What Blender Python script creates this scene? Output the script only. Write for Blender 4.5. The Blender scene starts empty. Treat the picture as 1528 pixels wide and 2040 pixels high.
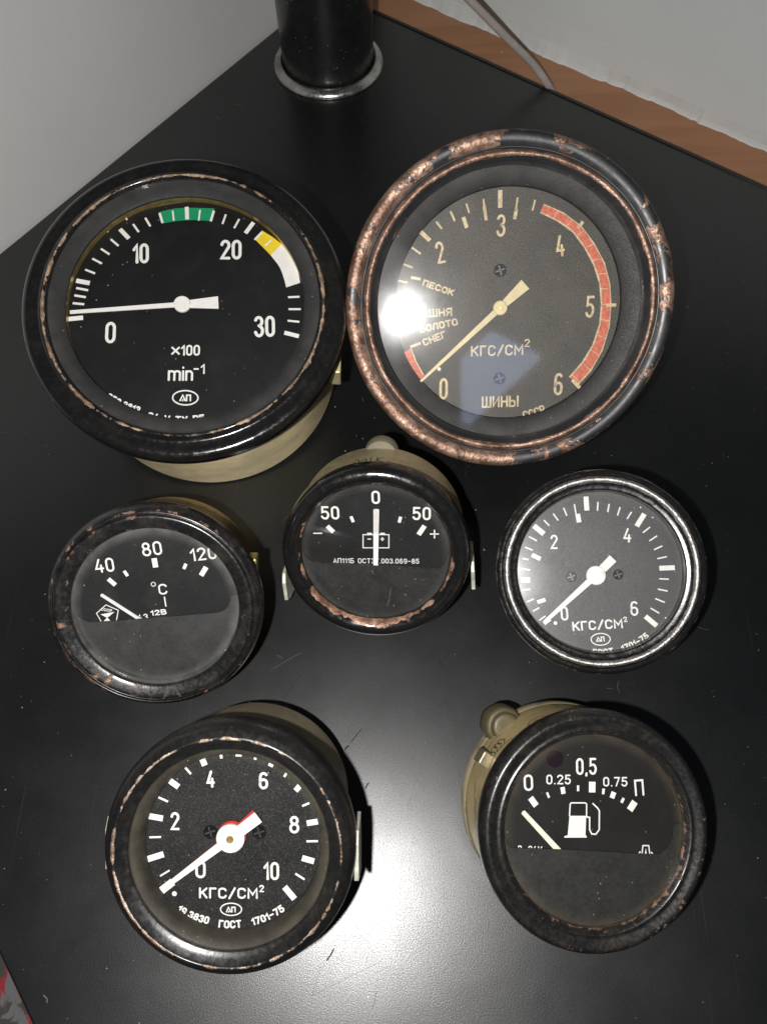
import bpy, bmesh, math, random
from mathutils import Vector, Matrix
random.seed(7)
S = bpy.context.scene
COL = S.collection
MM = 0.001

# ------------------------------------------------------------------ camera
H = 0.275
cam_d = bpy.data.cameras.new('camera'); cam = bpy.data.objects.new('camera', cam_d); COL.objects.link(cam)
up = Vector((-16, 720, 1530)).normalized()
yv = Vector((0, 1, 0)); yv = (yv - up * yv.dot(up)).normalized(); xv = yv.cross(up)
cam.matrix_world = Matrix.Translation((0, 0, H)) @ Matrix((xv, yv, up)).to_4x4()
cam_d.sensor_fit = 'VERTICAL'; cam_d.sensor_height = 24.0; cam_d.lens = 24.0 * 1530 / 2040
cam_d.clip_start = 0.01; cam_d.clip_end = 20
S.camera = cam
# ------------------------------------------------------------------ light: dim room plus the phone's flash beside the lens
W = bpy.data.worlds.new('World'); S.world = W; W.use_nodes = True
W.node_tree.nodes['Background'].inputs[0].default_value = (0.80, 0.86, 1.0, 1)
W.node_tree.nodes['Background'].inputs[1].default_value = 0.05
ld = bpy.data.lights.new('flash', 'SPOT'); flash = bpy.data.objects.new('flash', ld); COL.objects.link(flash)
flash.location = Vector((0, 0, H)) + xv * -0.023 + yv * -0.014
ld.spot_size = math.radians(128); ld.spot_blend = .75; flash.rotation_euler = cam.matrix_world.to_euler()
ld.energy = 4.8; ld.shadow_soft_size = 0.0028; ld.color = (1.0, 0.975, 0.955)
S.view_settings.view_transform = 'Standard'; S.view_settings.look = 'None'
S.view_settings.exposure = 0; S.view_settings.gamma = 1

# ------------------------------------------------------------------ node helpers
class NT:
    def __init__(s, name):
        s.m = bpy.data.materials.new(name); s.m.use_nodes = True; s.t = s.m.node_tree; s.t.nodes.clear()
        s.out = s.n('ShaderNodeOutputMaterial')
    def n(s, k, **kw):
        o = s.t.nodes.new(k)
        for a, b in kw.items(): setattr(o, a, b)
        return o
    def set(s, sock, v):
        if hasattr(v, 'is_output') or hasattr(v, 'links'): s.t.links.new(v, sock)
        else:
            if isinstance(v, (tuple, list)) and len(v) == 3 and sock.type == 'RGBA': v = (*v, 1)
            sock.default_value = v
    def math(s, op, a, b=0.0, c=None, clamp=False):
        o = s.n('ShaderNodeMath', operation=op, use_clamp=clamp); s.set(o.inputs[0], a); s.set(o.inputs[1], b)
        if c is not None: s.set(o.inputs[2], c)
        return o.outputs[0]
    def co(s): return s.n('ShaderNodeTexCoord').outputs['Object']
    def noise(s, scale, detail=4, rough=0.55, w=0.0, co=None, dist=0.0):
        o = s.n('ShaderNodeTexNoise', noise_dimensions='4D')
        s.t.links.new(co if co is not None else s.co(), o.inputs['Vector'])
        o.inputs['Scale'].default_value = scale; o.inputs['Detail'].default_value = detail
        o.inputs['Roughness'].default_value = rough; o.inputs['W'].default_value = w; o.inputs['Distortion'].default_value = dist
        return o.outputs['Fac']
    def ramp(s, v, lo, hi, a=0.0, b=1.0):
        o = s.n('ShaderNodeMapRange', interpolation_type='SMOOTHSTEP'); s.set(o.inputs[0], v)
        for i, x in enumerate((lo, hi, a, b)): s.set(o.inputs[i + 1], x)
        return o.outputs[0]
    def mix(s, f, a, b):
        o = s.n('ShaderNodeMix', data_type='RGBA'); s.set(o.inputs[0], f); s.set(o.inputs[6], a); s.set(o.inputs[7], b); return o.outputs[2]
    def bump(s, h, dist, strength=1.0):
        o = s.n('ShaderNodeBump'); s.set(o.inputs['Height'], h); o.inputs['Distance'].default_value = dist; o.inputs['Strength'].default_value = strength
        return o.outputs[0]
    def attr(s, name): return s.n('ShaderNodeAttribute', attribute_name=name).outputs['Fac']
    def bsdf(s, **kw):
        o = s.n('ShaderNodeBsdfPrincipled')
        for k, v in kw.items(): s.set(o.inputs[k.replace('_', ' ')], v)
        return o.outputs[0]
    def mixs(s, f, a, b):
        o = s.n('ShaderNodeMixShader'); s.set(o.inputs[0], f); s.set(o.inputs[1], a); s.set(o.inputs[2], b); return o.outputs[0]
    def done(s, sh): s.t.links.new(sh, s.out.inputs[0]); return s.m

def specks(t, scale, size, w=0.0):
    """tiny scattered points (dust): 1 inside a speck"""
    v = t.n('ShaderNodeTexVoronoi', voronoi_dimensions='4D'); t.t.links.new(t.co(), v.inputs['Vector'])
    v.inputs['Scale'].default_value = scale; v.inputs['W'].default_value = w
    sep = t.n('ShaderNodeSeparateColor'); t.t.links.new(v.outputs['Color'], sep.inputs[0])
    rad = t.math('MULTIPLY', t.math('POWER', sep.outputs[0], 4.0), size)
    return t.math('LESS_THAN', v.outputs['Distance'], rad)

def paint_mat(name, paint=(.0065, .0065, .0065), prough=.25, a=(.10, .05, .03), b=(.34, .19, .12), metal=.3, erough=.45,
              scale=260, bias=.5, gain=.5, seed=0.0, grime=(.10, .085, .06), grime_amt=.08, coat=.3, edge=.02, patch=.62):
    t = NT(name)
    n1 = t.noise(scale, 8, patch, seed, dist=.4); wear = t.attr('wear')
    v = t.math('MULTIPLY_ADD', wear, gain, n1)
    mask = t.ramp(v, bias + .5 - edge, bias + .5 + edge)
    n2 = t.noise(scale * 2.2, 7, .65, seed + 3); n3 = t.noise(max(900, scale * 6), 4, .65, seed + 5)
    col = t.mix(t.ramp(n2, .36, .62), a, b)
    col = t.mix(t.ramp(n3, .50, .68, 0, .45), col, tuple(x * .45 for x in a))
    col = t.mix(t.ramp(t.noise(scale * 5, 5, .7, seed + 6), .56, .68, 0, .5), col, tuple(min(1, x * 1.5) for x in b))
    hrust = t.math('ADD', t.math('MULTIPLY', n2, .6), t.math('MULTIPLY', n3, .4))
    col = t.mix(t.ramp(t.noise(scale * .9, 5, .7, seed + 13), .44, .60, 0, .7), col, tuple(x * .75 for x in a))
    rust = t.bsdf(Base_Color=col, Metallic=metal, Roughness=t.ramp(n3, .3, .7, erough - .12, erough + .2), Normal=t.bump(hrust, .0007, .9))
    g = t.math('MULTIPLY', t.ramp(t.noise(scale * .8, 6, .7, seed + 9), .42, .75), grime_amt)
    dust = specks(t, 900, .22, seed)
    pc = t.mix(t.math('MAXIMUM', g, t.math('MULTIPLY', dust, .35)), paint, grime)
    pr = t.ramp(t.noise(scale * 3, 5, .6, seed + 11), .3, .75, prough - .06, prough + .2)
    pb = t.math('ADD', t.math('MULTIPLY', t.noise(scale * 1.5, 3, .5, seed + 2), .5), t.math('MULTIPLY', n3, .25))
    pt = t.bsdf(Base_Color=pc, Roughness=pr, Coat_Weight=coat, Coat_Roughness=prough * .8, Normal=t.bump(t.math('SUBTRACT', pb, t.math('MULTIPLY', mask, 1.5)), .00022, .6))
    return t.done(t.mixs(mask, pt, rust))

def plain(name, col, rough=.5, metal=0.0, var=.25, scale=300, bump=.0, seed=0.0, coat=0.0, dust=.0):
    t = NT(name)
    n = t.noise(scale, 6, .6, seed); n2 = t.noise(scale * 6, 3, .5, seed + 4)
    c = t.mix(t.ramp(n, .3, .7), tuple(x * (1 - var) for x in col), tuple(min(1, x * (1 + var)) for x in col))
    if dust: c = t.mix(t.math('MULTIPLY', specks(t, 800, .25, seed), dust), c, (.4, .39, .36))
    k = dict(Base_Color=c, Roughness=t.ramp(n2, .3, .7, rough - .05, min(1, rough + .1)), Metallic=metal, Coat_Weight=coat)
    if bump: k['Normal'] = t.bump(n2, bump, .6)
    return t.done(t.bsdf(**k))

def dial_mat(name, col, rough, grain=4500, bump=.00012, seed=0.0, dust=.3, sweep=.3, speck=.3, spec=.3):
    """matt black dial with a fine pebbled grain"""
    t = NT(name)
    g = t.noise(grain, 2, .55, seed); big = t.noise(60, 5, .6, seed + 2)
    c = t.mix(t.ramp(big, .3, .7), tuple(x * (1 - sweep) for x in col), tuple(x * (1 + sweep) for x in col))
    g2 = t.noise(3000, 1, .5, seed + 8)
    c = t.mix(t.ramp(g2, .50, .66, 0, speck), c, tuple(x * 3.2 + .004 for x in col))  # lighter specks: glints of the grain put into the colour
    c = t.mix(t.math('MULTIPLY', specks(t, 700, .2, seed), dust), c, (.35, .34, .32))
    return t.done(t.bsdf(Base_Color=c, Roughness=rough, Specular_IOR_Level=spec, Normal=t.bump(g, bump, .9)))

def glass_mat(name, dust=.02, rim=.25, R=.025, haze=(.42, .41, .38), seed=0.0, rough=.03, film=.005):
    t = NT(name)
    geo = t.n('ShaderNodeNewGeometry'); dt = t.n('ShaderNodeVectorMath', operation='DOT_PRODUCT')
    t.t.links.new(geo.outputs['Incoming'], dt.inputs[0]); t.t.links.new(geo.outputs['Normal'], dt.inputs[1])
    f = t.math('POWER', t.math('SUBTRACT', 1.0, t.math('ABSOLUTE', dt.outputs['Value'])), 5.0)
    f = t.math('MULTIPLY_ADD', f, .95, .042, clamp=True)
    tr = t.n('ShaderNodeBsdfTransparent'); tr.inputs[0].default_value = (.985, .985, .985, 1)
    gl = t.n('ShaderNodeBsdfGlossy'); gl.inputs['Roughness'].default_value = rough
    base = t.mixs(f, tr.outputs[0], gl.outputs[0])
    fm = t.n('ShaderNodeBsdfGlossy'); fm.inputs['Roughness'].default_value = .17
    base = t.mixs(t.ramp(t.noise(70, 5, .6, seed + 2), .3, .7, film * .5, film * 1.4), base, fm.outputs[0])
    ln = t.n('ShaderNodeVectorMath', operation='LENGTH'); t.t.links.new(t.co(), ln.inputs[0])
    rad = t.ramp(ln.outputs['Value'], R * .86, R * 1.0, 0, rim)
    cl = t.ramp(t.noise(120, 6, .65, seed), .45, .75, dust * .4, dust * 1.7)
    fac = t.math('ADD', cl, t.math('MULTIPLY', rad, t.ramp(t.noise(90, 5, .6, seed + 4), .35, .65, .25, 1)))
    fac = t.math('ADD', fac, t.math('MULTIPLY', specks(t, 650, .16, seed + 7), .55), clamp=True)
    df = t.n('ShaderNodeBsdfDiffuse'); df.inputs[0].default_value = (*haze, 1)
    return t.done(t.mixs(fac, base, df.outputs[0]))

# ------------------------------------------------------------------ mesh helpers (mm in, metres out)
def link(name, verts, faces, mat, parent=None, smooth=False, wear=None, loc=None, mats=None):
    me = bpy.data.meshes.new(name)
    me.from_pydata([(x * MM, y * MM, z * MM) for x, y, z in verts], [], faces)
    me.validate(); me.update()
    for m in (mats or [mat]): me.materials.append(m)
    if smooth:
        for p in me.polygons: p.use_smooth = True
    if wear is not None:
        a = me.attributes.new('wear', 'FLOAT', 'POINT')
        for i, w in enumerate(wear): a.data[i].value = w
    o = bpy.data.objects.new(name, me); COL.objects.link(o)
    if parent: o.parent = parent
    if loc: o.location = loc
    return o

def tag(o, label=None, cat=None, group=None, kind=None):
    if label: o['label'] = label
    if cat: o['category'] = cat
    if group: o['group'] = group
    if kind: o['kind'] = kind
    return o

def catmull(prof, n=4):
    out = []
    P = [prof[0]] + list(prof) + [prof[-1]]
    for i in range(1, len(P) - 2):
        p0, p1, p2, p3 = P[i - 1], P[i], P[i + 1], P[i + 2]
        for k in range(n):
            u = k / n
            q = []
            for a, b, c, d in zip(p0, p1, p2, p3):
                q.append(b + .5 * u * ((c - a) + u * (2 * a - 5 * b + 4 * c - d + u * (3 * (b - c) + d - a))))
            out.append(q)
    out.append(list(prof[-1]))
    return out

def lathe(name, prof, mat, parent, seg=160, smooth=True, wearfn=None, sub=0, rough=0.0, close=False, cx=0, cy=0):
    pr = catmull(prof, sub) if sub else [list(p) for p in prof]
    V, F, Wr = [], [], []
    ph = [random.random() * 6.28 for _ in range(6)]
    for j in range(seg):
        a = 2 * math.pi * j / seg
        wob = 1 + rough * (math.sin(2 * a + ph[0]) * .5 + math.sin(3 * a + ph[1]) * .3 + math.sin(7 * a + ph[2]) * .15 + math.sin(13 * a + ph[3]) * .08)
        for p in pr:
            V.append((cx + p[0] * wob * math.cos(a), cy + p[0] * wob * math.sin(a), p[1]))
            w = p[2] if len(p) > 2 else 0
            Wr.append(w * (wearfn(a, p) if wearfn else 1))
    m = len(pr)
    for j in range(seg):
        k = (j + 1) % seg
        for i in range(m - 1 if not close else m):
            i2 = (i + 1) % m
            F.append((j * m + i, k * m + i, k * m + i2, j * m + i2))
    o = link(name, V, F, mat, parent, smooth, Wr)
    if not sub and smooth: o.data.set_sharp_from_angle(angle=math.radians(32))
    return o

def disc(name, r, z, mat, parent, seg=96, th=0.0, cx=0, cy=0, bev=0.0):
    """a disc with its top at z and thickness th"""
    V, F = [], []
    rings = [(r - bev, z), (r, z - bev), (r, z - max(th, .01))] if bev else [(r, z), (r, z - max(th, .01))]
    for rr, zz in rings:
        for j in range(seg):
            a = 2 * math.pi * j / seg; V.append((cx + rr * math.cos(a), cy + rr * math.sin(a), zz))
    F.append(tuple(range(seg)))
    for q in range(len(rings) - 1):
        for j in range(seg):
            k = (j + 1) % seg; F.append((q * seg + j, (q + 1) * seg + j, (q + 1) * seg + k, q * seg + k))
    F.append(tuple(reversed(range((len(rings) - 1) * seg, len(rings) * seg))))
    return link(name, V, F, mat, parent)

class Flat:
    """collects flat print lying on a plane; every stroke a few microns above the one before"""
    def __init__(s, z): s.V = []; s.F = []; s.z = z; s.k = 0
    def poly(s, pts):
        z = s.z + s.k * .006; s.k += 1
        area = sum(pts[i][0] * pts[(i + 1) % len(pts)][1] - pts[(i + 1) % len(pts)][0] * pts[i][1] for i in range(len(pts)))
        if area < 0: pts = pts[::-1]
        b = len(s.V); s.V += [(x, y, z) for x, y in pts]; s.F.append(tuple(range(b, b + len(pts))))
    def strip(s, A, B):
        z = s.z + s.k * .006; s.k += 1
        b = len(s.V)
        for p, q in zip(A, B): s.V += [(p[0], p[1], z), (q[0], q[1], z)]
        for i in range(len(A) - 1): s.F.append((b + 2 * i, b + 2 * i + 1, b + 2 * i + 3, b + 2 * i + 2))
    def stroke(s, pts, w, closed=False, cap=True):
        z = s.z + s.k * .006; s.k += 1
        P = [Vector(p) for p in pts]
        Q = [P[0]]
        for p in P[1:]:
            if (p - Q[-1]).length > 1e-4: Q.append(p)
        P = Q
        if closed and (P[0] - P[-1]).length < 1e-4: P.pop()
        n = len(P); h = w / 2; L, R = [], []
        for i in range(n):
            a = P[i - 1] if (i > 0 or closed) else None; b = P[(i + 1) % n] if (i < n - 1 or closed) else None
            d1 = (P[i] - a).normalized() if a is not None else None; d2 = (b - P[i]).normalized() if b is not None else None
            if d1 is None: d1 = d2
            if d2 is None: d2 = d1
            n1 = Vector((-d1.y, d1.x)); n2 = Vector((-d2.y, d2.x)); m = n1 + n2
            if m.length < 1e-3: m = n1
            m.normalize(); k = min(1.6, 1 / max(.3, m.dot(n1)))
            L.append(P[i] + m * h * k); R.append(P[i] - m * h * k)
        if not closed and cap:
            d = (P[1] - P[0]).normalized(); e = (P[-1] - P[-2]).normalized(); q = Vector((-d.y, d.x)); g = Vector((-e.y, e.x))
            st = [(P[0] - d * h * math.sin(t) + q * h * math.cos(t), P[0] - d * h * math.sin(t) - q * h * math.cos(t)) for t in (1.45, 1.0, .5)]
            en = [(P[-1] + e * h * math.sin(t) + g * h * math.cos(t), P[-1] + e * h * math.sin(t) - g * h * math.cos(t)) for t in (.5, 1.0, 1.45)]
            L = [a for a, _ in st] + L + [a for a, _ in en]; R = [b for _, b in st] + R + [b for _, b in en]
        if closed: L.append(L[0]); R.append(R[0])
        b0 = len(s.V)
        for p, q in zip(L, R): s.V += [(p.x, p.y, z), (q.x, q.y, z)]
        for i in range(len(L) - 1): s.F.append((b0 + 2 * i, b0 + 2 * i + 1, b0 + 2 * i + 3, b0 + 2 * i + 2))
    def build(s, name, mat, parent, label=None):
        o = link(name, s.V, s.F, mat, parent)
        if label: o['label'] = label
        return o

# ------------------------------------------------------------------ an engraver's stroke alphabet, drawn on a unit cell
def AR(cx, cy, rx, ry, a0, a1, n=9):
    return [(cx + rx * math.cos(math.radians(a0 + (a1 - a0) * i / n)), cy + ry * math.sin(math.radians(a0 + (a1 - a0) * i / n))) for i in range(n + 1)]
O_ = AR(.5, .75, .5, .25, 0, 180) + AR(.5, .25, .5, .25, 180, 360)
LOOP6 = AR(.5, .3, .5, .27, 180, 0) + AR(.5, .24, .5, .24, 0, -180)
GL = {  # glyph: (width / height, [(points, closed), ...])
 '0': (.42, [(O_, 1)]), 'О': (.5, [(O_, 1)]),
 '1': (.20, [([(0, .72), (1, 1), (1, 0)], 0)]), 'I': (.05, [([(.5, 0), (.5, 1)], 0)]),
 '2': (.44, [(AR(.5, .75, .5, .25, 170, -20) + [(0, 0), (1, 0)], 0)]),
 '3': (.44, [(AR(.48, .77, .46, .23, 160, -80) + AR(.5, .26, .5, .27, 80, -165), 0)]),
 '4': (.46, [([(.55, 1), (0, .27), (1, .27)], 0), ([(.76, .52), (.76, 0)], 0)]),
 '5': (.44, [([(.92, 1), (.12, 1), (.08, .56)] + AR(.48, .32, .5, .30, 110, -40, 7) + AR(.48, .24, .5, .24, -60, -165, 5), 0)]),
 '6': (.44, [(AR(.52, .76, .46, .24, 35, 180, 6) + [(.02, .3)] + AR(.5, .25, .48, .25, 180, 360, 8) + AR(.5, .35, .48, .22, 0, 170, 8), 0)]),
 '7': (.42, [([(0, 1), (1, 1), (.35, 0)], 0)]),
 '8': (.44, [(AR(.5, .77, .42, .23, 0, 360, 14), 1), (AR(.5, .27, .5, .27, 0, 360, 14), 1)]),
 '9': (.44, [(AR(.48, .24, .46, .24, 215, 360, 6) + [(.98, .7)] + AR(.5, .75, .48, .25, 0, 180, 8) + AR(.5, .65, .48, .22, 180, 350, 8), 0)]),
 'К': (.5, [([(0, 0), (0, 1)], 0), ([(1, 1), (.1, .46)], 0), ([(.35, .6), (1, 0)], 0)]),
 'Г': (.42, [([(0, 0), (0, 1), (1, 1)], 0)]),
 'С': (.5, [(AR(.5, .75, .5, .25, 10, 180) + AR(.5, .25, .5, .25, 180, 350), 0)]),
 'C': (.5, [(AR(.5, .75, .5, .25, 10, 180) + AR(.5, .25, .5, .25, 180, 350), 0)]),
 'М': (.62, [([(0, 0), (0, 1), (.5, .35), (1, 1), (1, 0)], 0)]),
 'Ш': (.72, [([(0, 1), (0, 0), (1, 0), (1, 1)], 0), ([(.5, 1), (.5, .04)], 0)]),
 'И': (.5, [([(0, 1), (0, 0), (1, 1), (1, 0)], 0)]),
 'Н': (.5, [([(0, 0), (0, 1)], 0), ([(1, 0), (1, 1)], 0), ([(0, .5), (1, .5)], 0)]),
 'Ы': (.72, [([(0, 1), (0, 0), (.5, 0), (.62, .12), (.62, .42), (.5, .55), (.04, .55)], 0), ([(1, 0), (1, 1)], 0)]),
 'П': (.5, [([(0, 0), (0, 1), (1, 1), (1, 0)], 0)]),
 'Е': (.46, [([(1, 1), (0, 1), (0, 0), (1, 0)], 0), ([(0, .5), (.8, .5)], 0)]),
 'А': (.5, [([(0, 0), (.5, 1), (1, 0)], 0), ([(.2, .3), (.8, .3)], 0)]),
 'Б': (.48, [([(.9, 1), (0, 1), (0, 0), (.7, 0), (1, .14), (1, .42), (.7, .56), (.04, .56)], 0)]),
 'Л': (.5, [([(0, 0), (.3, 1), (1, 1), (1, 0)], 0)]), 'Λ': (.5, [([(0, 0), (.5, 1), (1, 0)], 0)]),
 'Д': (.6, [([(.15, .1), (.35, 1), (.85, 1), (.85, .1)], 0), ([(0, -.1), (0, .1), (1, .1), (1, -.1)], 0)]),
 'Т': (.5, [([(0, 1), (1, 1)], 0), ([(.5, 1), (.5, 0)], 0)]),
 'Р': (.48, [([(0, 0), (0, 1), (.7, 1), (1, .86), (1, .56), (.7, .42), (.04, .42)], 0)]),
 'В': (.48, [([(0, 0), (0, 1), (.65, 1), (.92, .88), (.92, .64), (.65, .53), (1, .38), (1, .14), (.7, 0), (0, 0)], 0), ([(.04, .53), (.65, .53)], 0)]),
 'Я': (.48, [([(1, 0), (1, 1), (.3, 1), (0, .86), (0, .6), (.3, .46), (.96, .46)], 0), ([(.4, .46), (0, 0)], 0)]),
 'У': (.5, [([(0, 1), (.5, .4)], 0), ([(1, 1), (.4, 0), (.1, 0)], 0)]),
 'V': (.5, [([(0, 1), (.5, 0), (1, 1)], 0)]),
 'm': (.95, [([(0, 0), (0, 1)], 0), ([(0, .7)] + AR(.25, .78, .25, .22, 160, 0, 6) + [(.5, 0)], 0), ([(.5, .7)] + AR(.75, .78, .25, .22, 160, 0, 6) + [(1, 0)], 0)]),
 'i': (.03, [([(.5, 0), (.5, 1)], 0), ([(.5, 1.38), (.5, 1.42)], 0)]),
 'n': (.5, [([(0, 0), (0, 1)], 0), ([(0, .7)] + AR(.5, .7, .5, .3, 160, 0, 7) + [(1, 0)], 0)]),
 '×': (.62, [([(0, .1), (1, .8)], 0), ([(0, .8), (1, .1)], 0)]),
 '/': (.42, [([(0, -.05), (1, 1.05)], 0)]), '-': (.36, [([(0, .48), (1, .48)], 0)]),
 '.': (.04, [([(.3, 0), (.6, 0)], 0)]), ',': (.06, [([(.5, .02), (.2, -.12)], 0)]), ' ': (.28, []),
}
def text(fl, s, x, y, w, h, rot, st, arc=None):
    gap = .26
    adv = [GL[c][0] for c in s]
    tot = sum(adv) + gap * (len(s) - 1)          # centreline widths in heights
    hh = h - st; k = (w - st) / max(.05, tot)
    pen = 0.0
    cr, sr = math.cos(math.radians(rot)), math.sin(math.radians(rot))
    for c, a in zip(s, adv):
        for pts, closed in GL[c][1]:
            q = []
            for px, py in pts:
                X = st / 2 + (pen + px * a) * k if w > st * 1.5 else st / 2 + px * .0
                Y = st / 2 + py * hh
                if arc is None: q.append((x + X * cr - Y * sr, y + X * sr + Y * cr))
                else:
                    cx, cy, r0, r1, a0, a1 = arc; u = X / w; ang = math.radians(a0 + (a1 - a0) * u); r = r0 + (r1 - r0) * u - Y
                    q.append((cx + r * math.cos(ang), cy + r * math.sin(ang)))
            fl.stroke(q, st, bool(closed))
        pen += a + gap

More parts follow.
